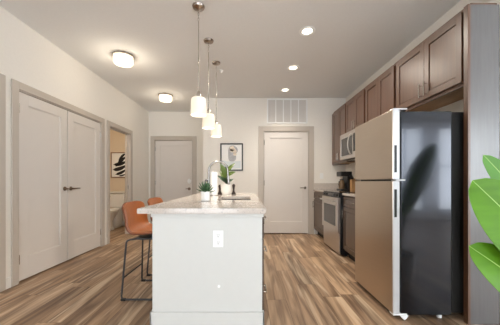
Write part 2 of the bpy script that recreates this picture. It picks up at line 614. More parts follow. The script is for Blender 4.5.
# closet and side room backs, so the gaps round the doors stay dark
mb = MB().box(XL - 0.75, XL - 0.70, 1.3, 4.1, 0, H).box(XL - 0.70, XL - TH, 1.3, 1.34, 0, H).box(XL - 0.7, XL - TH, 2.56, 2.60, 0, H)
struct(mb, 'wall_closet', M['wall'], 'inside wall of the closet behind the double doors', 'wall')


mb = MB().box(XC + TH, XR + TH, YB + 0.75, YB + 0.80, 0, H).box(XR + 0.05, XR + TH, YB + TH, YB + 0.75, 0, H)  # unseen backing added so no sky light leaks round this door
struct(mb, 'wall_leak_blocker', M['wall'], 'unseen wall added behind the back wall door so its gaps stay dark', 'wall')
mb = MB().box(XL - TH, XC, YH + 0.70, YH + 0.75, 0, H).box(XL - TH, XL - 0.05, YH + TH, YH + 0.70, 0, H).box(XC, XC + 0.05, YH + TH, YH + 0.70, 0, H)  # added box past the entry door, unseen, blocks light leaking in
mb.box(XL - TH, XC, YH + TH, YH + 0.75, H + 0.001, H + 0.05).box(XL - TH, XC, YH + TH, YH + 0.75, -0.06, -0.001)
struct(mb, 'wall_entry_blocker', M['wall'], 'unseen wall added outside the entry door so its gaps stay dark', 'wall')


# baseboards
def baseboard(name, segs, label):
    mb = MB()
    for s in segs:
        mb.box(*s[:4], 0, 0.11, 0.003)
    struct(mb, name, M['base'], label, 'baseboard')


baseboard('baseboard_left', [(XL, XL + 0.014, SD1 + 0.085, CL0 - 0.085), (XL, XL + 0.014, BD1 + 0.085, YH), (XL, XL + 0.014, WY, SD0 - 0.085),
                             (XL, XL + 0.014, CL1 + 0.082, BD0 - 0.082)], 'low white board along the foot of the left wall')
baseboard('baseboard_back', [(XC, DB0 - 0.085, YB - 0.014, YB), (DB1 + 0.09, 1.388, YB - 0.014, YB)], 'white board along the foot of the back wall')
baseboard('baseboard_bathroom', [(BX0, XL - TH, BY1 - 0.014, BY1)], 'board along the foot of the bathroom wall')


# casings
def casing(name, T, w, h, cw, label, depth=0.018, jamb=TH, m=None):
    """casing round an opening of w x h, plus jamb lining"""
    mb = MB()
    mb.box(-cw, 0, 0, h + cw, 0, depth, 0.003, T)
    mb.box(w, w + cw, 0, h + cw, 0, depth, 0.003, T)
    mb.box(0, w, h, h + cw, 0, depth, 0.003, T)
    mb.box(-0.0, 0.012, 0, h, -jamb, 0.004, 0, T)
    mb.box(w - 0.012, w, 0, h, -jamb, 0.004, 0, T)
    mb.box(0.012, w - 0.012, h - 0.012, h, -jamb, 0.004, 0, T)
    mb.box(0.012, 0.030, 0, h - 0.012, -0.056, -0.0405, 0, T).box(w - 0.030, w - 0.012, 0, h - 0.012, -0.056, -0.0405, 0, T)
    mb.box(0.030, w - 0.030, h - 0.030, h - 0.012, -0.056, -0.0405, 0, T)
    return struct(mb, name, m or M['trim'], label, 'door trim')


casing('trim_1', onLeft(XL, CL0, 0), CL1 - CL0, CLH, 0.08, 'greige casing around the pair of closet doors')
casing('trim_2', onLeft(XL, BD0, 0), BD1 - BD0, BDH, 0.08, 'greige casing around the open bathroom doorway')
casing('trim_3', onLeft(XL, SD0, 0), SD1 - SD0, CLH, 0.08, 'greige casing edge at the far left of the picture')
casing('trim_4', onBack(DB0, YB, 0), DB1 - DB0, DBH, 0.10, 'pale casing around the door below the vent')
casing('trim_5', onBack(DH0, YH, 0), DH1 - DH0, DHH, 0.095, 'greige casing around the entry door at the hall end')


# ------------------------------------------------------------------ doors
def lever(parent, T, sign, m, size=1.0):
    """round rose with a lever pointing along +u * sign"""
    mb = MB()
    ax = T @ Matrix.Identity(4)
    mb.lathe([(0, 0), (0.028 * size, 0), (0.028 * size, 0.006), (0.024 * size, 0.011), (0.011, 0.013), (0.011, 0.045), (0, 0.045)], n=24, T=ax)
    mb.tube([(0, 0, 0.045), (0.02 * sign, 0, 0.05), (0.06 * sign, 0.001, 0.05), (0.115 * sign * size, 0.0, 0.046)], [0.010, 0.010, 0.009, 0.007], T=ax)
    return mb.build('lever_handle', m, parent, True)


def hinges(parent, T, zs, m):
    for z in zs:
        MB().box(-0.009, 0.009, z - 0.048, z + 0.048, 0, 0.007, 0.002, T).tube([(0, z - 0.05, 0.006), (0, z + 0.05, 0.006)], 0.006, 8, T).build('hinge', m, parent, True)


def panel_door(name, T, w, h, label, gap=0.006, bottom=0.018):
    loc = T @ Vector((w / 2, 0, 0))
    d = thing(name, loc, label, 'door', kind='structure')
    mb = MB()
    T2 = T @ Matrix.Translation((gap, bottom, -0.038))
    shaker(mb, T2, w - 2 * gap, h - bottom - gap, 0.036, 0.118, 0.015, bottom=0.235)
    mb.build('door_leaf', M['door'], d)
    return d


mid = 3.455
J = 0.012
d1 = panel_door('door_1', onLeft(XL, CL0 + J, 0), mid - CL0 - J, CLH - J, 'left leaf of the greige double closet doors')
lever(d1, onLeft(XL - 0.002, mid - 0.055, 0.985), -0.72, M['bronze'])
hinges(d1, onLeft(XL - 0.004, CL0 + J + 0.003, 0), (0.25, 1.86), M['nickel'])
d2 = panel_door('door_2', onLeft(XL, mid, 0), CL1 - J - mid, CLH - J, 'right leaf of the greige double closet doors')
lever(d2, onLeft(XL - 0.002, mid + 0.062, 0.985), 1.1, M['bronze'])
hinges(d2, onLeft(XL - 0.004, CL1 - J - 0.003, 0), (0.25, 1.86), M['nickel'])
d3 = panel_door('door_3', onLeft(XL, SD0 + J, 0), SD1 - SD0 - 2 * J, CLH - J, 'greige door just left of the closet, cut off by the picture edge')
d4 = panel_door('door_4', onBack(DB0 + J, YB, 0), DB1 - DB0 - 2 * J, DBH - J, 'pale single panel door on the back wall below the vent')
lever(d4, onBack(DB1 - J - 0.068, YB - 0.002 + 0.004, 0.95), -1, M['dark_nickel'])
hinges(d4, onBack(DB0 + J + 0.003, YB + 0.004, 0), (0.25, 1.05, 1.88), M['nickel'])
d5 = panel_door('door_5', onBack(DH0 + J, YH, 0), DH1 - DH0 - 2 * J, DHH - J, 'greige entry door with white deadbolt at the end of the hall')
lever(d5, onBack(DH1 - J - 0.075, YH + 0.002, 0.90), -0.55, M['bronze'], 1.25)
MB().lathe([(0, 0), (0.046, 0), (0.046, 0.008), (0.038, 0.016), (0, 0.016)], n=24, T=onBack(DH1 - J - 0.075, YH + 0.002, 1.09) @ Matrix.Scale(1.35, 4, (0, 1, 0))).box(-0.006, 0.006, -0.018, 0.018, 0.014, 0.03, 0.002, onBack(DH1 - J - 0.075, YH + 0.002, 1.09)).build('deadbolt', M['plastic'], d5, True)['label'] = 'white deadbolt plate with thumb turn'
hinges(d5, onBack(DH0 + J + 0.003, YH + 0.004, 0), (0.25, 1.05, 1.88), M['nickel'])
# strike on the far bathroom jamb
MB().box(XL - 0.055, XL - 0.030, BD1 - 0.0145, BD1 - 0.011, 0.93, 1.0).build('trim_6', M['dark_nickel'])
tag(bpy.data.objects['trim_6'], 'small dark latch strike on the bathroom door jamb', 'strike plate', kind='structure')

# ------------------------------------------------------------------ kitchen uppers
UX = 1.70        # front plane of the doors
UT = 2.455       # top of the upper cabinets
GAP = 0.004


def bar_pull(parent, T, u, v0, v1, vertical=True, m=None, name='handle'):
    mb = MB()
    m = m or M['nickel']
    if vertical:
        mb.tube([(u, v0, 0.03), (u, v1, 0.03)], 0.0055, 10, T)
        for v in (v0 + 0.018, v1 - 0.018):
            mb.tube([(u, v, -0.001), (u, v, 0.03)], 0.0045, 8, T)
    else:
        mb.tube([(u - (v1 - v0) / 2, v0, 0.03), (u + (v1 - v0) / 2, v0, 0.03)], 0.0055, 10, T)
        for q in (-1, 1):
            mb.tube([(u + q * ((v1 - v0) / 2 - 0.018), v0, -0.001), (u + q * ((v1 - v0) / 2 - 0.018), v0, 0.03)], 0.0045, 8, T)
    return mb.build(name, m, parent, True)


def upper(y0, y1, z0, label, pull_z, near=0.022):
    c = thing('wall_cabinet', (XR - 0.16, (y0 + y1) / 2, z0), label, 'cabinet', 'brown wall cabinets over the kitchen counter')
    y0 += 0.002
    y1 -= 0.002
    mb = MB().box(UX + 0.022, XR - 0.004, y0, y1, z0 + 0.02, UT, 0.001)
    for (a, b) in ((y0, y0 + 0.018), (y1 - 0.018, y1)):
        mb.box(UX + 0.022, XR - 0.004, a, b, z0, z0 + 0.02)
    mb.box(UX + 0.022, UX + 0.042, y0 + 0.018, y1 - 0.018, z0, z0 + 0.02)
    mb.build('carcass', M['wood'], c)
    MB().box(UX + 0.042, XR - 0.006, y0 + 0.018, y1 - 0.018, z0 + 0.012, z0 + 0.02).build('underside', M['wood_in'], c)['label'] = 'lighter wood underside'
    w = (y1 - y0) / 2
    for k in range(2):
        T = onRight(UX + 0.0215, y0 + k * w + (near if k == 0 else GAP / 2), z0 + 0.028)
        ww = w - (near if k == 0 else 0.022) - GAP / 2
        d = shaker(MB(), T, ww, UT - z0 - 0.028 - 0.034, 0.024, 0.06, 0.007, groove=0.006).build('door', M['wood'], c)
        u = ww - 0.032 if k == 0 else 0.032
        bar_pull(d, onRight(UX, y0 + k * w + (near if k == 0 else GAP / 2), 0), u, pull_z, pull_z + 0.135)
    return c


upper(4.41, 5.09, 1.42, 'tall brown wall cabinet nearest the back wall, left of the microwave', 1.47)
upper(3.70, 4.41, 1.87, 'short brown wall cabinet directly above the microwave', 1.91)
upper(2.94, 3.70, 1.42, 'brown wall cabinet between the microwave one and the refrigerator one', 1.47)
upper(1.97, 2.94, 1.84, 'wide brown wall cabinet above the refrigerator with two bar pulls', 1.89, 0.055)
# scribe strip between far cabinet and wall
tag(MB().box(UX + 0.05, XR - 0.004, 5.091, YB - 0.002, 1.42, UT).build('filler_panel', M['wood'], at=None), 'narrow brown filler strip between far wall cabinet and back wall', 'filler panel')
# refrigerator end panel
t = thing('end_panel', (1.79, 1.948, 0), 'tall grey brown end panel beside the refrigerator, behind the green leaves', 'panel')
MB().box(1.684, 1.905, 1.931, 1.967, 0.001, 2.415, 0.001).build('panel_face', M['laminate'], t)
MB().box(1.664, 1.684, 1.927, 1.9685, 0.001, 2.418, 0.0015).build('edge_stile', M['wood'], t)['label'] = 'brown front edge strip'

# ------------------------------------------------------------------ base cabinets, counters
BXF = 1.39       # carcass front of base cabinets


def base_cabinet(y0, y1, label, ndoor):
    c = thing('base_cabinet', (1.7, (y0 + y1) / 2, 0), label, 'cabinet', 'brown base cabinets under the kitchen counter')
    MB().box(BXF, XR - 0.004, y0, y1, 0.10, 0.882, 0.001).build('carcass', M['base_wood'], c)
    MB().box(BXF + 0.06, XR - 0.004, y0 + 0.002, y1 - 0.002, 0.001, 0.10).build('toe_kick', M['black_matte'], c)
    w = (y1 - y0) / ndoor
    for k in range(ndoor):
        a = y0 + k * w + 0.008
        ww = w - 0.016
        dr = shaker(MB(), onRight(BXF - 0.001, a, 0.735), ww, 0.13, 0.02, 0.03, 0.006, groove=0.008).build('drawer', M['base_wood'], c)
        bar_pull(dr, onRight(BXF - 0.021, a, 0), ww / 2, 0.80, 0.80 + 0.13, False)
        d = shaker(MB(), onRight(BXF - 0.001, a, 0.125), ww, 0.595, 0.022, 0.055, 0.007, groove=0.009).build('door', M['base_wood'], c)
        bar_pull(d, onRight(BXF - 0.021, a, 0), ww - 0.035, 0.55, 0.685)
    return c


base_cabinet(4.435, 5.255, 'brown base cabinet in the far corner, left of the range', 1)
base_cabinet(2.74, 3.645, 'brown base cabinet between the range and the refrigerator', 1)
ct = tag(MB().box(1.360, XR - 0.003, 4.43, YB - 0.003, 0.884, 0.915, 0.003).build('countertop', M['quartz'], at=(1.7, 4.85, 0.884)), 'short stone countertop in the far corner under the coffee maker', 'countertop')
MB().box(1.385, XR - 0.024, YB - 0.022, YB - 0.003, 0.9145, 1.045, 0.003).build('backsplash', M['quartz'], ct)
MB().box(XR - 0.022, XR - 0.003, 4.43, YB - 0.023, 0.9145, 1.045, 0.003).build('backsplash', M['quartz'], ct)
tag(MB().box(1.360, XR - 0.003, 2.735, 3.65, 0.884, 0.915, 0.003).build('countertop', M['quartz'], at=(1.7, 3.2, 0.884)), 'stone countertop between the range and the refrigerator', 'countertop')

# ------------------------------------------------------------------ range
r = thing('range', (1.68, 4.04, 0), 'stainless steel electric range with black glass cooktop between base cabinets', 'stove')
y0, y1 = 3.662, 4.420
MB().box(1.338, XR - 0.012, y0, y1, 0.03, 0.905, 0.002).build('body', M['black'], r)
MB().box(1.322, XR - 0.012, y0 + 0.001, y1 - 0.001, 0.906, 0.924, 0.004).build('cooktop', M['glass_black'], r)
for (bx, by, br) in ((1.53, 3.86, 0.10), (1.53, 4.23, 0.075), (1.80, 3.86, 0.075), (1.80, 4.23, 0.10)):
    MB().lathe([(br, 0.9241), (br, 0.9248), (br - 0.004, 0.9248), (br - 0.004, 0.9241), (br, 0.9241)], (bx, by, 0), 32).build('burner_ring', M['dark_nickel'], r)
MB().box(1.314, 1.3378, y0 + 0.002, y1 - 0.002, 0.85, 0.905, 0.003).build('control_panel', M['glass_black'], r)
for ky in (3.76, 3.85, 4.23, 4.32):
    MB().lathe([(0, 0), (0.017, 0), (0.015, 0.018), (0, 0.018)], n=18, T=onRight(1.314, ky, 0.878)).build('knob', M['black'], r, True)
d = MB()
T = onRight(1.3378, y0 + 0.004, 0.335)
w_, h_ = y1 - y0 - 0.008, 0.505
d.box(0, 0.085, 0, h_, 0, 0.042, 0.003, T).box(w_ - 0.085, w_, 0, h_, 0, 0.042, 0.003, T)
d.box(0.085, w_ - 0.085, 0, 0.085, 0, 0.042, 0.003, T).box(0.085, w_ - 0.085, h_ - 0.115, h_, 0, 0.042, 0.003, T)
d.box(0.08, w_ - 0.08, 0.08, h_ - 0.11, 0, 0.02, 0, T)
dr = d.build('oven_door', M['steel'], r)
MB().box(0.087, w_ - 0.087, 0.087, h_ - 0.117, 0.022, 0.036, 0.001, T).build('oven_window', M['oven_glass'], dr)
MB().tube([(0.05, h_ - 0.05, 0.085), (w_ - 0.05, h_ - 0.05, 0.085)], 0.013, 14, T).box(0.07, 0.1, h_ - 0.062, h_ - 0.038, 0.04, 0.085, 0.003, T).box(w_ - 0.1, w_ - 0.07, h_ - 0.062, h_ - 0.038, 0.04, 0.085, 0.003, T).build('oven_handle', M['steel'], dr, True)
MB().box(1.320, 1.3378, y0 + 0.004, y1 - 0.004, 0.035, 0.325, 0.004).build('storage_drawer', M['steel'], r)
for (lx, ly) in ((1.43, y0 + 0.05), (1.43, y1 - 0.05), (1.95, y0 + 0.05), (1.95, y1 - 0.05)):
    MB().lathe([(0, 0), (0.02, 0), (0.02, 0.031), (0, 0.031)], (lx, ly, 0), 14).build('foot', M['black'], r)

# ------------------------------------------------------------------ microwave
m_ = thing('microwave', (1.8, 4.05, 1.44), 'stainless steel microwave mounted over the range under a cabinet', 'microwave')
y0, y1 = 3.705, 4.405
MB().box(1.645, XR - 0.006, y0, y1, 1.44, 1.865, 0.003).build('casing', M['black'], m_)
T = onRight(1.645, y0, 1.445)
w_, h_ = y1 - y0, 0.42
d = MB()
d.box(0.0, 0.19, 0, h_, 0, 0.045, 0.004, T).box(w_ - 0.05, w_, 0, h_, 0, 0.045, 0.004, T)
d.box(0.19, w_ - 0.05, 0, 0.055, 0, 0.045, 0.004, T).box(0.19, w_ - 0.05, h_ - 0.075, h_, 0, 0.045, 0.004, T)
d.box(0.18, w_ - 0.045, 0.05, h_ - 0.07, 0, 0.02, 0, T)
dd = d.build('door', M['steel'], m_)
MB().box(0.192, w_ - 0.052, 0.057, h_ - 0.077, 0.021, 0.040, 0.001, T).build('door_window', M['oven_glass'], dd)
pts = [(0.225, 0.04 + 0.34 * i / 12, 0.045 + 0.055 * math.sin(math.pi * i / 12) ** 0.6) for i in range(13)]
MB().tube(pts, 0.009, 10, T).build('door_handle', M['steel'], dd, True)
MB().box(0.03, 0.15, 0.09, 0.36, 0.0455, 0.047, 0, T).build('keypad', M['glass_black'], m_)
MB().box(1.68, XR - 0.05, y0 + 0.05, y1 - 0.05, 1.434, 1.4395).build('grease_filter', M['dark_nickel'], m_)

# ------------------------------------------------------------------ refrigerator
f = thing('refrigerator', (1.5, 2.35, 0), 'top freezer refrigerator with steel doors and black sides', 'refrigerator')
FY0, FY1, FT = 2.0, 2.69, 1.645
MB().box(1.203, 1.60, FY0, FY1, 0.035, FT - 0.015, 0.006).build('cabinet_body', M['fridge_side'], f)
MB().box(1.601, 1.86, FY0 + 0.004, FY1 - 0.004, 0.05, FT - 0.02, 0.004).build('back_shell', M['black_matte'], f)
MB().box(1.193, 1.203, FY0 + 0.008, FY1 - 0.008, 0.06, FT - 0.02).build('door_gasket', M['black'], f)
for (z0, z1, hz0, hz1) in ((0.05, 1.083, 0.80, 1.02), (1.098, FT, 1.15, 1.365)):
    dd = MB().box(1.135, 1.142, FY0, FY1, z0, z1, 0.003).build('door', M['fridge_steel'], f)
    MB().box(1.1425, 1.193, FY0, FY1, z0, z1, 0.004).build('door_edge', M['steel_edge'], dd)
    MB().box(1.150, 1.172, FY0 - 0.002, FY0 + 0.02, hz0, hz1, 0.004).build('pocket_handle', M['black'], dd)
MB().box(1.16, 1.235, FY0 - 0.004, FY0 + 0.06, 1.0845, 1.0965, 0.002).build('hinge', M['steel_edge'], f)
MB().box(1.15, 1.26, FY0 + 0.01, FY0 + 0.07, FT + 0.0005, FT + 0.012, 0.004).build('hinge_cover', M['steel_edge'], f)
mb = MB().box(1.14, 1.25, FY0 - 0.004, FY0 + 0.05, 0.034, 0.049, 0.003)
mb.prism([(1.19, 0.036), (1.255, 0.036), (1.24, 0.012), (1.225, 0.002), (1.212, 0.012)], 0, 0.02, frame((0, FY0 + 0.01, 0), (1, 0, 0), (0, 0, 1), (0, -1, 0)))
mb.build('foot_bracket', M['plastic'], f)
MB().box(1.155, 1.21, FY0 + 0.03, FY1 - 0.01, 0.02, 0.05, 0.002).build('toe_grille', M['black'], f)
for (lx, ly) in ((1.53, FY0 + 0.04), (1.8, FY0 + 0.04), (1.53, FY1 - 0.05), (1.8, FY1 - 0.05), (1.24, FY1 - 0.05)):
    MB().lathe([(0, 0), (0.018, 0), (0.018, 0.04), (0, 0.04)], (lx, ly, 0), 14).build('foot', M['plastic'], f)

# ------------------------------------------------------------------ island
IY0, IY1 = 1.60, 3.68
isl = thing('kitchen_island', (-0.25, 2.6, 0), 'white panelled kitchen island base with drawers on its right side', 'island')
MB().box(-0.592, 0.095, IY0, IY0 + 0.045, 0.001, 0.882, 0.002).build('end_panel', M['white_panel'], isl)
MB().box(-0.592, 0.095, IY1 - 0.045, IY1, 0.001, 0.882, 0.002).build('end_panel', M['white_panel'], isl)
MB().box(-0.30, -0.28, IY0 + 0.046, IY1 - 0.046, 0.001, 0.882).build('knee_panel', M['white_panel'], isl)
mb = MB().box(-0.604, 0.107, IY0 - 0.013, IY0 - 0.0005, 0.001, 0.268, 0.003).box(-0.604, -0.5925, IY0 - 0.013, IY0 + 0.045, 0.001, 0.268, 0.003)
mb.box(0.0955, 0.107, IY0 - 0.013, IY0 + 0.02, 0.001, 0.268, 0.003)
mb.build('base_trim', M['white_panel'], isl)
MB().box(-0.600, 0.103, IY0 - 0.010, IY0 - 0.0005, 0.858, 0.882, 0.003).build('top_trim', M['white_panel'], isl)
MB().box(-0.279, 0.090, IY0 + 0.046, IY1 - 0.046, 0.10, 0.60).box(-0.279, 0.071, IY0 + 0.046, 2.27, 0.60, 0.882).box(-0.279, 0.071, 2.91, IY1 - 0.046, 0.60, 0.882).build('carcass', M['base_wood'], isl)
mb = MB().box(0.072, 0.090, IY0 + 0.046, IY1 - 0.046, 0.601, 0.882)
mb.build('face_frame', M['base_wood'], isl)
MB().box(-0.279, 0.03, IY0 + 0.046, IY1 - 0.046, 0.001, 0.0995).build('toe_kick', M['black_matte'], isl)
for k in range(4):
    a = IY0 + 0.052 + k * 0.495
    for (z0, z1) in ((0.715, 0.868), (0.425, 0.70), (0.125, 0.41)):
        dr = shaker(MB(), onLeft(0.091, a, z0), 0.485, z1 - z0, 0.018, 0.04, 0.006).build('drawer', M['base_wood'], isl)
        bar_pull(dr, onLeft(0.109, a, 0), 0.2425, (z0 + z1) / 2 + 0.02, (z0 + z1) / 2 + 0.16, False)
MB().lathe([(0, 0), (0.009, 0), (0.009, 0.003), (0.006, 0.005), (0, 0.005)], n=16, T=onBack(-0.175, IY0 - 0.0002, 0.425)).build('screw_cap', M['plastic'], isl)

# countertop with a sink cut-out
CX0, CX1, CY0, CY1, CZ0, CZ1 = -0.672, 0.116, 1.560, 3.72, 0.883, 0.915
SX0, SX1, SY0, SY1 = -0.270, 0.035, 2.30, 2.88
bm = MB()
t = bmesh.new()
gx, gy = [CX0, SX0, SX1, CX1], [CY0, SY0, SY1, CY1]
vt = [[[t.verts.new((x, y, z)) for z in (CZ0, CZ1)] for y in gy] for x in gx]
for i in range(3):
    for j in range(3):
        if i == 1 and j == 1:
            continue
        for z in (0, 1):
            q = (vt[i][j][z], vt[i + 1][j][z], vt[i + 1][j + 1][z], vt[i][j + 1][z])
            t.faces.new(q if z else q[::-1])
for i in range(3):
    for j in (0, 3):
        t.faces.new((vt[i][j][0], vt[i + 1][j][0], vt[i + 1][j][1], vt[i][j][1]))
    for j in (0, 3):
        t.faces.new((vt[j][i][0], vt[j][i + 1][0], vt[j][i + 1][1], vt[j][i][1]))
for (p, q) in (((1, 1), (2, 1)), ((2, 1), (2, 2)), ((2, 2), (1, 2)), ((1, 2), (1, 1))):
    t.faces.new((vt[p[0]][p[1]][0], vt[q[0]][q[1]][0], vt[q[0]][q[1]][1], vt[p[0]][p[1]][1]))
bmesh.ops.recalc_face_normals(t, faces=t.faces)
bmesh.ops.bevel(t, geom=[e for e in t.edges if len(e.link_faces) == 2 and e.calc_face_angle(0) > 1], offset=0.003, segments=2, affect='EDGES')
bm._merge(t)
tag(bm.build('island_countertop', M['quartz'], at=(-0.28, 2.64, CZ0)), 'speckled pale stone countertop on the white island', 'countertop')

sk = thing('sink', (-0.12, 2.59, 0.70), 'undermount stainless steel sink set into the island countertop', 'sink')
mb = MB()
o_, z0, z1 = 0.012, 0.70, 0.8825
mb.box(SX0 - o_, SX1 + o_, SY0 - o_, SY1 + o_, z0 - 0.004, z0)
mb.box(SX0 - o_, SX0 - 0.004, SY0 - o_, SY1 + o_, z0, z1).box(SX1 + 0.004, SX1 + o_, SY0 - o_, SY1 + o_, z0, z1)
mb.box(SX0 - 0.004, SX1 + 0.004, SY0 - o_, SY0 - 0.004, z0, z1).box(SX0 - 0.004, SX1 + 0.004, SY1 + 0.004, SY1 + o_, z0, z1)
mb.build('basin', M['chrome'], sk)
MB().lathe([(0, 0.003), (0.03, 0.003), (0.042, 0.0045), (0.045, 0.0005), (0, 0.0005)], (-0.12, 2.62, z0), 24).build('drain', M['dark_nickel'], sk, True)

fc = thing('faucet', (-0.432, 2.90, CZ1), 'tall brushed steel gooseneck faucet beside the island sink', 'faucet')
MB().lathe([(0, 0.0005), (0.026, 0.0005), (0.026, 0.008), (0.018, 0.014), (0.016, 0.06), (0.0, 0.06)], (-0.432, 2.90, CZ1), 24).build('base', M['faucet_steel'], fc, True)
pts = [(-0.432, 2.90, CZ1 + 0.05), (-0.432, 2.90, CZ1 + 0.20)] + arc((-0.325, 2.90, CZ1 + 0.285), 0.107, math.pi, 0.10, 16) + [(-0.215, 2.90, CZ1 + 0.22)]
MB().tube(pts, 0.0115, 12).build('spout', M['faucet_steel'], fc, True)
MB().tube([(-0.216, 2.90, CZ1 + 0.23), (-0.209, 2.90, CZ1 + 0.16), (-0.206, 2.90, CZ1 + 0.13)], [0.014, 0.016, 0.013], 12).build('spray_head', M['faucet_steel'], fc, True)
MB().tube([(-0.437, 2.90, CZ1 + 0.175), (-0.475, 2.90, CZ1 + 0.18)], 0.013, 10).tube([(-0.472, 2.90, CZ1 + 0.18), (-0.484, 2.90, CZ1 + 0.12)], [0.006, 0.005], 8).build('lever', M['gunmetal'], fc, True)

# outlet on the island end, light switch on the back wall
ol = thing('wall_outlet', (-0.18, IY0, 0.72), 'white double outlet on the end of the white island', 'outlet')
T = onBack(-0.18, IY0 - 0.0003, 0.722)
MB().box(-0.032, 0.032, -0.052, 0.052, 0, 0.005, 0.0015, T).build('cover_plate', M['plastic'], ol)
for s in (-0.022, 0.022):
    rc = MB().lathe([(0, 0.0052), (0.0155, 0.0052), (0.0155, 0.0065), (0, 0.0065)], n=24, T=T @ Matrix.Translation((0, s, 0))).build('receptacle', M['plastic'], ol)
    mb = MB()
    for u in (-0.006, 0.006):
        mb.box(u - 0.0012, u + 0.0012, s - 0.001, s + 0.008, 0.0066, 0.0072, 0, T)
    mb.lathe([(0, 0.0066), (0.003, 0.0066), (0.003, 0.0072), (0, 0.0072)], n=12, T=T @ Matrix.Translation((0, s - 0.008, 0)))
    mb.build('slot', M['slot'], rc)
sw = thing('light_switch', (1.535, YB, 1.18), 'white light switch on the back wall above the corner counter', 'switch')
T = onBack(1.535, YB - 0.0003, 1.195)
MB().box(-0.036, 0.036, -0.058, 0.058, 0, 0.006, 0.002, T).build('cover_plate', M['plastic'], sw)
MB().box(-0.016, 0.016, -0.033, 0.033, 0.0062, 0.010, 0.002, T).build('rocker', M['plastic'], sw)

# ------------------------------------------------------------------ return air grille
v = thing('vent_grille', (0.83, YB, 2.27), 'white return air grille high on the back wall above the door', 'vent')
VX0, VX1, VZ0 = 0.408, 1.242, 2.272
T = onBack(0, YB - 0.0003, 0)
VZ1 = 2.785
mb = MB()
b_ = 0.028
mb.box(VX0, VX0 + b_, VZ0, VZ1, 0, 0.014, 0.003, T).box(VX1 - b_, VX1, VZ0, VZ1, 0, 0.014, 0.003, T)
mb.box(VX0 + b_, VX1 - b_, VZ0, VZ0 + b_, 0, 0.014, 0.003, T).box(VX0 + b_, VX1 - b_, VZ1 - b_, VZ1, 0, 0.014, 0.003, T)
mb.build('frame', M['plastic'], v)
step = (VX1 - VX0 - 2 * b_) / 5
for k in range(1, 5):
    MB().box(VX0 + b_ + k * step - 0.010, VX0 + b_ + k * step + 0.010, VZ0 + b_, VZ1 - b_, 0.002, 0.013, 0.001, T).build('mullion', M['plastic'], v)
mb = MB().box(VX0 + b_, VX1 - b_, VZ0 + b_, VZ1 - b_, 0, 0.001, 0, T)
n = 30
for k in range(n):
    z = VZ0 + b_ + (k + 0.5) * (VZ1 - VZ0 - 2 * b_) / n
    mb.box(VX0 + b_, VX1 - b_, z - 0.0055, z + 0.0055, 0.001, 0.0045, 0.001, T)
mb.build('louver_field', M['louver_grey'], v)

# ------------------------------------------------------------------ lamps
def pendant(x, y, label):
    p = thing('pendant_light', (x, y, H), label, 'pendant light', 'pendant lights over the island')
    MB().lathe([(0, -0.0005), (0.060, -0.0005), (0.062, -0.006), (0.055, -0.020), (0.02, -0.030), (0.008, -0.034), (0, -0.034)], (x, y, H), 32).build('canopy', M['dark_nickel'], p, True)
    mb = MB()
    for k in range(4):   # short chain
        z = H - 0.040 - k * 0.026
        loop = [(x + (0.007 * math.cos(a) if k % 2 else 0), y + (0 if k % 2 else 0.007 * math.cos(a)), z - 0.013 + 0.018 * math.sin(a)) for a in [i * math.pi / 5 for i in range(11)]]
        mb.tube(loop, 0.002, 6)
    mb.build('chain', M['nickel'], p, True)
    MB().tube([(x, y, H - 0.145), (x, y, 1.955)], 0.0055, 10).build('rod', M['nickel'], p, True)
    MB().lathe([(0, 0.07), (0.012, 0.07), (0.02, 0.05), (0.024, 0.02), (0.03, 0.0), (0, 0.0)], (x, y, 1.895), 24).build('socket', M['nickel'], p, True)
    sh = [(0.024, 0.168), (0.060, 0.168), (0.067, 0.162), (0.072, 0.14), (0.078, 0.0), (0.074, 0.0), (0.068, 0.138), (0.058, 0.160), (0.024, 0.163), (0.024, 0.168)]
    MB().lathe(sh, (x, y, 1.73), 40).build('shade', M['pendant_glass'], p, True)
    MB().lathe([(0, 0.0), (0.018, 0.006), (0.028, 0.025), (0.028, 0.04), (0.016, 0.07), (0.012, 0.09), (0, 0.09)], (x, y, 1.775), 20).build('bulb', M['bulb'], p, True)
    l = bpy.data.lights.new('pendant_bulb_light', 'SPOT')
    l.energy = 22 * LAMP
    l.color = (1.0, 0.90, 0.76)
    l.spot_size = math.radians(150)
    l.spot_blend = 0.6
    l.shadow_soft_size = 0.06
    lo = bpy.data.objects.new('pendant_bulb_light', l)
    COL.objects.link(lo)
    lo.location = (x, y, 1.725)


pendant(-0.475, 2.51, 'first and nearest of the three pendant lights above the island')
pendant(-0.468, 3.12, 'middle one of the three pendant lights above the island')
pendant(-0.445, 3.70, 'farthest and lowest looking of the three pendant lights above the island')


def flush(x, y, label):
    p = thing('ceiling_light', (x, y, H), label, 'ceiling light', 'drum shaped ceiling lights')
    MB().lathe([(0, -0.0005), (0.138, -0.0005), (0.140, -0.012), (0.134, -0.020), (0, -0.020)], (x, y, H), 40).build('pan', M['nickel'], p, True)
    MB().lathe([(0.126, -0.0205), (0.126, -0.095), (0.116, -0.112), (0.10, -0.118), (0, -0.120), (0, -0.112), (0.12, -0.105), (0.118, -0.0205), (0.126, -0.0205)], (x, y, H), 40).build('glass_drum', M['flush_glass'], p, True)
    MB().lathe([(0, -0.120), (0.02, -0.1205), (0.018, -0.128), (0.008, -0.134), (0.006, -0.142), (0, -0.144)], (x, y, H), 20).build('finial', M['dark_nickel'], p, True)
    l = bpy.data.lights.new('ceiling_bulb_light', 'POINT')
    l.energy = (7.5 if y < 4 else 5.5) * LAMP
    l.color = (1.0, 0.88, 0.70)
    l.shadow_soft_size = 0.09
    lo = bpy.data.objects.new('ceiling_bulb_light', l)
    COL.objects.link(lo)
    lo.location = (x, y, H - 0.25)


flush(-1.69, 3.50, 'nearer drum ceiling light above the closet doors')
flush(-1.62, 5.10, 'farther drum ceiling light near the hall entry door')


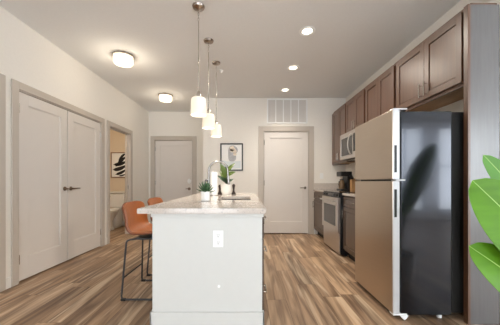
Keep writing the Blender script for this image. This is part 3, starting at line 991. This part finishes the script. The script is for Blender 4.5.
def downlight(x, y, label):
    p = thing('recessed_light', (x, y, H), label, 'recessed light', 'recessed ceiling lights')
    MB().lathe([(0.055, -0.0005), (0.094, -0.0005), (0.094, -0.004), (0.086, -0.009), (0.060, -0.004), (0.055, -0.0005)], (x, y, H), 40).build('trim_ring', M['plastic'], p, True)
    MB().lathe([(0, -0.001), (0.0545, -0.001), (0.0545, -0.003), (0, -0.004)], (x, y, H), 32).build('lens', M['lens'], p, True)
    area('recessed_lamp', (x, y, H - 0.013), (0, 0, 0), 0.10, 0.10, (4.5 if y > 4.5 else 19) * LAMP, (1.0, 0.92, 0.80), 'DISK', math.radians(90 if y > 4.5 else 165))


downlight(0.690, 2.93, 'nearest and largest looking recessed light above the kitchen aisle')
downlight(0.697, 3.87, 'second recessed light above the kitchen aisle')
downlight(0.715, 4.81, 'farthest recessed light, just in front of the air grille')
p = thing('recessed_light', (-3.1, 4.75, H), 'unseen light added in the bathroom ceiling', 'recessed light', 'added bathroom ceiling light')  # out of view, added to light the bathroom
MB().lathe([(0.055, -0.0005), (0.094, -0.0005), (0.094, -0.004), (0.086, -0.009), (0.060, -0.004), (0.055, -0.0005)], (-3.1, 4.75, H), 40).build('trim_ring', M['plastic'], p, True)
MB().lathe([(0, -0.001), (0.0545, -0.001), (0.0545, -0.003), (0, -0.004)], (-3.1, 4.75, H), 32).build('lens', M['lens'], p, True)
area('bathroom_fill', (-3.1, 4.75, H - 0.012), (0, 0, 0), 0.3, 0.3, 17 * LAMP, (1.0, 0.86, 0.68), 'DISK')


def sprinkler(x, y, label, m):
    p = thing('fire_sprinkler', (x, y, H), label, 'sprinkler')
    MB().lathe([(0, -0.0005), (0.034, -0.0005), (0.032, -0.008), (0.012, -0.012), (0.009, -0.03), (0, -0.03)], (x, y, H), 24).build('escutcheon', m, p, True)
    MB().lathe([(0, -0.0305), (0.018, -0.0305), (0.018, -0.033), (0, -0.033)], (x, y, H), 20).build('deflector', m, p, True)


sprinkler(-0.405, 3.98, 'tiny white ceiling sprinkler beside the farthest pendant canopy', M['plastic'])
sprinkler(1.80, 2.36, 'bronze ceiling sprinkler above the refrigerator cabinet at the picture top', M['bronze'])

# ------------------------------------------------------------------ bar stools
SW = 0.475    # width


def make_stool(label):
    ox, oy = -0.915, 2.545
    s = thing('bar_stool', (ox, oy, 0), label, 'bar stool', 'leather bar stools along the island')
    prof = [(0.235, 0.565), (0.20, 0.590), (0.12, 0.590), (0.02, 0.578), (-0.08, 0.572), (-0.150, 0.588), (-0.200, 0.638), (-0.224, 0.718), (-0.236, 0.80), (-0.246, 0.874)]

    def cr(p, u):
        x = u * (len(p) - 1)
        i = min(int(x), len(p) - 2)
        f = x - i
        g = lambda k: p[max(0, min(len(p) - 1, k))]
        out = []
        for d in (0, 1):
            a, b, c, e = g(i - 1)[d], g(i)[d], g(i + 1)[d], g(i + 2)[d]
            out.append(0.5 * (2 * b + (c - a) * f + (2 * a - 5 * b + 4 * c - e) * f * f + (3 * b - a - 3 * c + e) * f ** 3))
        return out

    def surf(u, v):
        px, pz = cr(prof, u)
        w = (v - 0.5) * 2                      # -1..1 across
        back = max(0.0, min(1.0, (u - 0.45) / 0.35))
        front = max(0.0, 1 - u / 0.25)
        half = SW / 2 * (1 - 0.05 * front) * (1 - 0.06 * max(0, (u - 0.8) / 0.2))
        edge = abs(w) ** 3
        # rounded upper corners of the back, raised seat sides, back curling forward
        z = pz + 0.030 * edge * (1 - back) * (1 - 0.7 * front) - 0.035 * (abs(w) ** 6) * max(0, (u - 0.85) / 0.15)
        x = px + 0.042 * (w * w) * back * (1 - 0.35 * max(0, (u - 0.8) / 0.2)) - 0.02 * edge * front
        y = half * (w - 0.02 * w ** 3)
        return (ox + x, oy + y, z)
    shell = MB().sheet(surf, 30, 22, 0.020).build('seat_shell', M['leather'], s, True)
    pts = [surf(0, j / 22) for j in range(23)] + [surf(i / 30, 1) for i in range(1, 31)] + [surf(1, 1 - j / 22) for j in range(1, 23)] + [surf(1 - i / 30, 0) for i in range(1, 31)]

    MB().tube([(p[0], p[1], p[2]) for p in pts], 0.006, 6).build('piping', M['leather_edge'], shell, True)
    MB().box(ox - 0.14, ox + 0.16, oy - 0.15, oy + 0.15, 0.534, 0.551, 0.004).build('seat_plate', M['gunmetal'], s)
    r_ = 0.0085
    for sg in (-1, 1):
        yt, yb = oy + sg * 0.185, oy + sg * 0.225
        c = 0.03
        fx0, fx1 = ox - 0.225, ox + 0.235
        p = [(ox - 0.12, yt - sg * 0.04, 0.542), (ox - 0.165, yt - sg * 0.015, 0.542), (ox - 0.190, yt, 0.531), (ox - 0.197, yt + sg * 0.003, 0.510)]
        p += [(fx0 - 0.0 + 0.003, yb, 0.045), (fx0 + 0.006, yb, 0.025), (fx0 + 0.022, yb, 0.012), (fx0 + 0.05, yb, 0.0105)]
        p += [(fx1 - 0.05, yb, 0.0105), (fx1 - 0.02, yb, 0.012), (fx1 - 0.006, yb, 0.025), (fx1 - 0.003, yb, 0.045)]
        p += [(ox + 0.177, yt + sg * 0.003, 0.510), (ox + 0.170, yt, 0.531), (ox + 0.14, yt - sg * 0.015, 0.542), (ox + 0.10, yt - sg * 0.04, 0.542)]
        lg = MB().tube(p, r_, 10).build('leg_frame', M['gunmetal'], s, True)
        for fx in (fx0 + 0.02, fx1 - 0.02):
            MB().box(fx - 0.022, fx + 0.022, yb - 0.013, yb + 0.013, 0.0005, 0.022, 0.005).build('foot_cap', M['black'], lg)
    k = (0.20 - 0.045) / (0.515 - 0.045)
    yy = 0.225 + (0.188 - 0.225) * k
    for xx in (ox - 0.222 + (0.025) * k, ox + 0.232 - 0.055 * k):
        MB().tube([(xx, oy - yy, 0.20), (xx, oy + yy, 0.20)], 0.0075, 10).build('footrest', M['black'], s, True)
    return s


st = make_stool('cognac leather bar stool nearest the viewer, left of the island')
copy_thing(st, (-0.92, 3.155, 0), 'farther cognac leather bar stool, half hidden behind the island counter')

# ------------------------------------------------------------------ things on the island
ZT = CZ1 + 0.0008


def leaf_sheet(mb, base, tip, width, up, bend=0.0, fold=0.15, thick=0.0015, nu=14, nv=6, shape=0.75, power=0.8):
    """pointed oval blade from base to tip, face towards 'up', sagging by bend"""
    base, tip, up = Vector(base), Vector(tip), Vector(up).normalized()
    d = tip - base
    side = d.cross(up).normalized()
    up2 = side.cross(d).normalized()

    def f(u, v):
        w = width / 2 * max(0.02, max(0.0, math.sin(math.pi * u ** shape)) ** power)
        q = (v - 0.5) * 2
        return base + d * u + side * (q * w) + up2 * (bend * math.sin(math.pi * u) + fold * w * abs(q))
    mb.sheet(f, nu, nv, thick)
    return mb


# succulent in a small white pot
su = thing('potted_succulent', (-0.352, 2.17, ZT), 'small spiky succulent in a white pot near the island front', 'potted plant')
cx, cy = -0.352, 2.17
MB().lathe([(0, 0), (0.033, 0), (0.037, 0.004), (0.040, 0.08), (0.036, 0.08), (0.034, 0.068), (0, 0.068)], (cx, cy, ZT), 32).build('pot', M['ceramic'], su, True)
MB().lathe([(0, 0.072), (0.033, 0.071), (0.033, 0.0685), (0, 0.0685)], (cx, cy, ZT), 24).build('soil', M['soil'], su)
for k in range(26):
    a = k * 2.399
    el = 0.25 + 1.2 * (k / 26)
    ln = 0.075 if k < 17 else 0.085
    b = Vector((cx + 0.010 * math.cos(a), cy + 0.010 * math.sin(a), ZT + 0.066 + 0.0005 * k))
    dv = Vector((math.cos(a) * math.cos(el), math.sin(a) * math.cos(el), math.sin(el) * 1.05))
    leaf_sheet(MB(), b, b + dv * ln, 0.022, (-math.cos(a) * math.sin(el), -math.sin(a) * math.sin(el), math.cos(el)), -0.004, 0.5, 0.004, 8, 4, 0.62).build('leaf', M['succulent'], su, True)

# paper towel roll
pt = thing('paper_towel_roll', (-0.388, 2.985, ZT), 'upright white paper towel roll behind the faucet', 'paper towel')
MB().lathe([(0, 0), (0.05, 0), (0.05, 0.006), (0, 0.008)], (-0.388, 2.985, ZT), 28).build('holder_base', M['nickel'], pt, True)
MB().lathe([(0.018, 0.0085), (0.046, 0.0085), (0.046, 0.275), (0.018, 0.275), (0.018, 0.0085)], (-0.388, 2.985, ZT), 32).build('paper', M['paper'], pt, True)
MB().tube([(-0.388, 2.985, ZT + 0.007), (-0.388, 2.985, ZT + 0.285)], 0.006, 8).build('rod', M['nickel'], pt, True)

# rubber plant
rp = thing('potted_rubber_plant', (-0.262, 3.19, ZT), 'broad leaved green plant in a round white pot on the island', 'potted plant')
cx, cy = -0.262, 3.19
MB().lathe([(0, 0), (0.046, 0), (0.05, 0.004), (0.062, 0.06), (0.070, 0.135), (0.064, 0.135), (0.058, 0.115), (0, 0.115)], (cx, cy, ZT), 36).build('pot', M['ceramic'], rp, True)
MB().lathe([(0, 0.121), (0.057, 0.119), (0.057, 0.1155), (0, 0.1155)], (cx, cy, ZT), 24).build('soil', M['soil'], rp)
MB().tube([(cx, cy, ZT + 0.11), (cx + 0.006, cy, ZT + 0.20), (cx - 0.004, cy, ZT + 0.30)], [0.006, 0.005, 0.003], 8).build('stem', M['stem'], rp, True)
leaves = [(0.23, (-0.070, -0.03, 0.390), 0.072, 0), (0.29, (0.117, -0.03, 0.392), 0.056, 0), (0.25, (0.120, 0.02, 0.285), 0.052, 0),
          (0.17, (-0.110, -0.03, 0.240), 0.045, 1), (0.155, (0.105, -0.04, 0.195), 0.040, 1), (0.16, (-0.03, -0.06, 0.215), 0.045, 1),
          (0.20, (-0.090, 0.05, 0.290), 0.05, 0), (0.30, (0.01, 0.05, 0.375), 0.045, 1), (0.18, (0.045, -0.06, 0.235), 0.035, 1)]
for (zb, tp, wd, dk) in leaves:
    b = Vector((cx + 0.004, cy, ZT + zb - 0.02))
    tpv = Vector((cx + tp[0], cy + tp[1], ZT + tp[2]))
    leaf_sheet(MB(), b, tpv, wd, (0.1 if tp[0] < 0 else -0.1, -0.9, 0.55), 0.014, 0.2, 0.0018).build('leaf', M['rubber_dark'] if dk else M['rubber_leaf'], rp, True)


def mill(x, y, label, h):
    m = thing('pepper_mill', (x, y, ZT), label, 'pepper mill', 'dark wooden mills around the plant pot')
    MB().lathe([(0, 0), (0.027, 0), (0.028, 0.008), (0.024, 0.018), (0.014, 0.04), (0.012, 0.06), (0.017, h * 0.72), (0.018, h * 0.75), (0, h * 0.75)], (x, y, ZT), 24).build('body', M['dark_wood'], m, True)
    MB().lathe([(0, h * 0.752), (0.018, h * 0.752), (0.02, h * 0.85), (0.014, h * 0.95), (0.005, h), (0, h)], (x, y, ZT), 24).build('cap', M['dark_wood'], m, True)


mill(-0.345, 3.25, 'dark turned wooden mill at the left of the round plant pot', 0.125)
mill(-0.170, 3.26, 'dark turned wooden mill at the right of the round plant pot', 0.135)

# ------------------------------------------------------------------ things on the corner counter
ck = thing('coffee_maker', (1.79, 4.72, 0.916), 'black drip coffee maker with glass carafe on the corner counter', 'coffee maker')
cx, cy, z = 1.79, 4.72, 0.9155
MB().box(cx - 0.10, cx + 0.10, cy - 0.12, cy + 0.12, z, z + 0.03, 0.006).build('base', M['black'], ck)
MB().box(cx + 0.015, cx + 0.10, cy - 0.12, cy + 0.12, z + 0.0305, z + 0.26, 0.004).build('water_tank', M['black'], ck)
MB().box(cx - 0.10, cx + 0.10, cy - 0.12, cy + 0.12, z + 0.2605, z + 0.345, 0.010).build('brew_head', M['black'], ck)
ca = MB().lathe([(0, 0.031), (0.045, 0.031), (0.053, 0.06), (0.053, 0.12), (0.040, 0.17), (0.036, 0.19), (0, 0.19)], (cx - 0.042, cy, z), 28).build('carafe', M['carafe'], ck, True)
MB().lathe([(0, 0.1905), (0.037, 0.1905), (0.034, 0.21), (0, 0.212)], (cx - 0.042, cy, z), 24).build('lid', M['black'], ca, True)
MB().tube([(cx - 0.075, cy - 0.02, z + 0.175), (cx - 0.11, cy - 0.045, z + 0.165), (cx - 0.115, cy - 0.05, z + 0.10), (cx - 0.09, cy - 0.035, z + 0.07)], 0.007, 8).build('handle', M['black'], ca, True)
kb = thing('knife_block', (1.90, 4.53, 0.916), 'light wooden knife block with black handles beside the coffee maker', 'knife block')
T = Matrix.Translation((1.90, 4.53, 0.9155))
MB().prism([(-0.06, 0), (0.07, 0), (0.07, 0.09), (-0.01, 0.22), (-0.06, 0.19)], -0.04, 0.04, T @ frame((0, 0, 0), (1, 0, 0), (0, 0, 1), (0, -1, 0))).build('block', M['block_wood'], kb)
for k, (dx, dy) in enumerate(((-0.042, -0.022), (-0.042, 0.0), (-0.042, 0.022), (-0.02, -0.015), (-0.02, 0.015))):
    zz = 0.9155 + 0.19 + (dx + 0.06) * 0.6
    MB().box(-0.006, 0.006, -0.009, 0.009, 0.002, 0.085, 0.003, Matrix.Translation((1.90 + dx, 4.53 + dy, zz)) @ Matrix.Rotation(-0.5, 4, 'Y')).build('knife_handle', M['black'], kb)

# ------------------------------------------------------------------ framed picture on the back wall
fp = thing('framed_picture', (-0.30, YB, 1.30), 'black framed grey and peach print on the back wall above the island', 'picture')
FX0, FX1, FZ0, FZ1 = -0.548, -0.082, 1.30, 1.865
T = onBack(0, YB - 0.0003, 0)
b_ = 0.026
mb = MB().box(FX0, FX0 + b_, FZ0, FZ1, 0, 0.022, 0.002, T).box(FX1 - b_, FX1, FZ0, FZ1, 0, 0.022, 0.002, T)
mb.box(FX0 + b_, FX1 - b_, FZ0, FZ0 + b_, 0, 0.022, 0.002, T).box(FX0 + b_, FX1 - b_, FZ1 - b_, FZ1, 0, 0.022, 0.002, T)
mb.build('frame', M['frame_black'], fp)
sh = MB().box(FX0 + b_, FX1 - b_, FZ0 + b_, FZ1 - b_, 0, 0.009, 0, T).build('print_sheet', M['paper'], fp)


def P2(px, py):   # pixel of the photograph's crop of this print -> wall coordinates
    return (FX0 + (px - 48) / (262 - 48) * (FX1 - FX0), FZ1 - (py - 33) / (285 - 33) * (FZ1 - FZ0))


def blob(pts, n=5):
    out = []
    L_ = len(pts)
    for i in range(L_):
        a, b, c, d = pts[i - 1], pts[i], pts[(i + 1) % L_], pts[(i + 2) % L_]
        for k in range(n):
            f_ = k / n
            out.append(tuple(0.5 * (2 * b[q] + (c[q] - a[q]) * f_ + (2 * a[q] - 5 * b[q] + 4 * c[q] - d[q]) * f_ ** 2 + (3 * b[q] - a[q] - 3 * c[q] + d[q]) * f_ ** 3) for q in (0, 1)))
    return out


MB().prism(blob([P2(*q) for q in ((140, 60), (175, 55), (205, 75), (212, 105), (195, 130), (196, 170), (180, 195), (140, 196), (124, 170), (124, 90))]), 0.0091, 0.0096, T).build('grey_shape', M['ink_grey'], sh)
mb = MB()
for (qx, qy, qr) in ((160, 82, 24), (182, 106, 20), (150, 100, 15), (185, 132, 16)):
    mb.prism([P2(qx + qr * math.cos(a) * (1 + 0.12 * math.cos(5 * a)), qy + qr * math.sin(a) * (1 + 0.12 * math.cos(5 * a))) for a in [i * math.pi / 14 for i in range(28)]], 0.0097, 0.0101, T)
mb.build('peach_flowers', M['ink_peach'], sh)
MB().prism([P2(70, 190), P2(118, 200), P2(240, 195), P2(240, 262), P2(70, 262)], 0.0091, 0.0094, T).build('pale_wash', M['ink_pale'], sh)

# ------------------------------------------------------------------ bathroom: leaf print and toilet
lp = thing('framed_leaf_print', (-3.1, BY1, 1.17), 'framed black leaf print on the bathroom wall', 'picture')
LX0, LX1, LZ0, LZ1 = -3.315, -2.80, 1.175, 1.79
T = onBack(0, BY1 - 0.0003, 0)
b_ = 0.018
mb = MB().box(LX0, LX0 + b_, LZ0, LZ1, 0, 0.025, 0.002, T).box(LX1 - b_, LX1, LZ0, LZ1, 0, 0.025, 0.002, T)
mb.box(LX0 + b_, LX1 - b_, LZ0, LZ0 + b_, 0, 0.025, 0.002, T).box(LX0 + b_, LX1 - b_, LZ1 - b_, LZ1, 0, 0.025, 0.002, T)
mb.build('frame', M['frame_wood'], lp)
sh = MB().box(LX0 + b_, LX1 - b_, LZ0 + b_, LZ1 - b_, 0, 0.012, 0, T).build('print_sheet', M['paper'], lp)
# lobes of the leaf fan out to the left of a midrib at the right
lobes = [((0.98, 0.97), (0.72, 0.86), (0.52, 0.62), 0.10), ((0.98, 0.82), (0.66, 0.66), (0.36, 0.42), 0.12), ((0.98, 0.62), (0.62, 0.50), (0.20, 0.52), 0.12),
         ((0.98, 0.45), (0.60, 0.30), (0.16, 0.30), 0.13), ((0.98, 0.28), (0.70, 0.14), (0.34, 0.10), 0.10), ((0.98, 0.10), (0.80, 0.06), (0.55, 0.035), 0.05)]
LW, LHh = LX1 - LX0 - 2 * b_, LZ1 - LZ0 - 2 * b_
mb = MB()
for (a, m2, e, wd) in lobes:
    up_, dn_ = [], []
    for k in range(13):
        s_ = k / 12
        x = (1 - s_) ** 2 * a[0] + 2 * s_ * (1 - s_) * m2[0] + s_ * s_ * e[0]
        y = (1 - s_) ** 2 * a[1] + 2 * s_ * (1 - s_) * m2[1] + s_ * s_ * e[1]
        hw = wd * 0.5 * (0.75 + 0.5 * math.sin(math.pi * s_)) * (1 if s_ < 0.8 else max(0.05, (1 - s_) / 0.2))
        dx, dy = e[0] - a[0], e[1] - a[1]
        L_ = math.hypot(dx, dy)
        up_.append((x - dy / L_ * hw, y + dx / L_ * hw))
        dn_.append((x + dy / L_ * hw, y - dx / L_ * hw))
    cl = lambda q: (LX0 + b_ + min(0.985, max(0.01, q[0] * 0.78 - 0.08)) * LW, LZ0 + b_ + min(0.985, max(0.015, q[1])) * LHh)
    mb.prism([cl(q) for q in up_ + dn_[::-1]], 0.0121, 0.0126, T)
mb.build('printed_leaf', M['ink_black'], sh)

to = thing('toilet', (-3.09, 5.8, 0), 'white toilet seen through the open bathroom doorway', 'toilet')
tx, ty = -3.09, 5.70
MB().box(tx - 0.20, tx + 0.20, 6.02, 6.225, 0.46, 0.80, 0.03, seg=4).build('tank', M['ceramic'], to, True)
MB().box(tx - 0.212, tx + 0.212, 6.005, 6.235, 0.801, 0.84, 0.012, seg=3).build('tank_lid', M['ceramic'], to, True)
MB().tube([(tx - 0.17, 6.02, 0.74), (tx - 0.17, 6.0, 0.74), (tx - 0.10, 5.995, 0.735)], 0.007, 8).build('flush_lever', M['chrome'], to, True)
MB().lathe([(0, 0.0005), (0.60, 0.0005), (0.60, 0.04), (0.46, 0.10), (0.44, 0.20), (0.68, 0.28), (0.94, 0.36), (1.0, 0.395), (0.80, 0.40), (0.7, 0.33), (0.3, 0.25), (0, 0.24)], (tx, ty, 0), 40, sx=0.185, sy=0.27).build('bowl', M['ceramic'], to, True)
MB().box(tx - 0.10, tx + 0.10, 5.86, 6.16, 0.001, 0.4585, 0.03, seg=3).build('pedestal', M['ceramic'], to, True)
MB().lathe([(0, 0.401), (1.02, 0.401), (1.04, 0.41), (1.02, 0.44), (0.9, 0.448), (0, 0.45)], (tx, ty, 0), 40, sx=0.185, sy=0.275).build('seat_lid', M['ceramic'], to, True)

# ------------------------------------------------------------------ large leafed plant at the right edge
bp = thing('bird_of_paradise_plant', (1.62, 1.22, 0), 'large green broad leaved plant at the right edge in front of the grey panel', 'plant')
px_, py_ = 1.62, 1.22
MB().lathe([(0, 0.001), (0.12, 0.001), (0.13, 0.01), (0.165, 0.30), (0.165, 0.32), (0.15, 0.32), (0.145, 0.27), (0, 0.27)], (px_, py_, 0), 40).build('planter', M['stitch'], bp, True)
MB().lathe([(0, 0.285), (0.144, 0.28), (0.144, 0.271), (0, 0.271)], (px_, py_, 0), 30).build('soil', M['soil'], bp)


def broad_leaf(base, tip, width, up, bend, m, side_fold=0.12, shape=1.12):
    base, tip = Vector(base), Vector(tip)
    lf = leaf_sheet(MB(), base, tip, width, up, bend, side_fold, 0.002, 30, 8, shape, 0.52).build('leaf', m, bp, True)
    d = tip - base
    side = d.cross(Vector(up)).normalized()
    up2 = side.cross(d).normalized()
    pts = [base + d * u + up2 * (bend * math.sin(math.pi * u) + 0.001) for u in [i / 14 for i in range(15)]]
    MB().tube(pts, [0.006 - 0.0045 * i / 14 for i in range(15)], 6).build('midrib', M['rib'], lf, True)
    MB().tube([(px_ + (base.x - px_) * 0.2, py_ + (base.y - py_) * 0.2, 0.275), (px_ + (base.x - px_) * 0.6, py_ + (base.y - py_) * 0.6, 0.275 + (base.z - 0.275) * 0.55), base], [0.011, 0.009, 0.006], 8).build('stalk', M['stem'], bp, True)


broad_leaf((1.50, 1.15, 0.56), (1.100, 1.25, 1.085), 0.29, (-0.25, -1, 0.15), 0.03, M['palm_leaf'])
broad_leaf((1.52, 1.20, 0.40), (1.083, 1.25, 0.765), 0.235, (-0.2, -1, 0.45), 0.03, M['palm_leaf'])
broad_leaf((1.62, 1.32, 0.75), (1.292, 1.40, 1.225), 0.13, (-0.4, -1, 0.1), 0.02, M['palm_pale'])
broad_leaf((1.70, 1.20, 0.70), (1.98, 1.10, 1.25), 0.22, (0.3, -1, 0.2), 0.03, M['palm_leaf'])
broad_leaf((1.68, 1.30, 0.80), (1.80, 1.55, 1.45), 0.22, (0.2, -1, 0.2), 0.03, M['palm_leaf'])
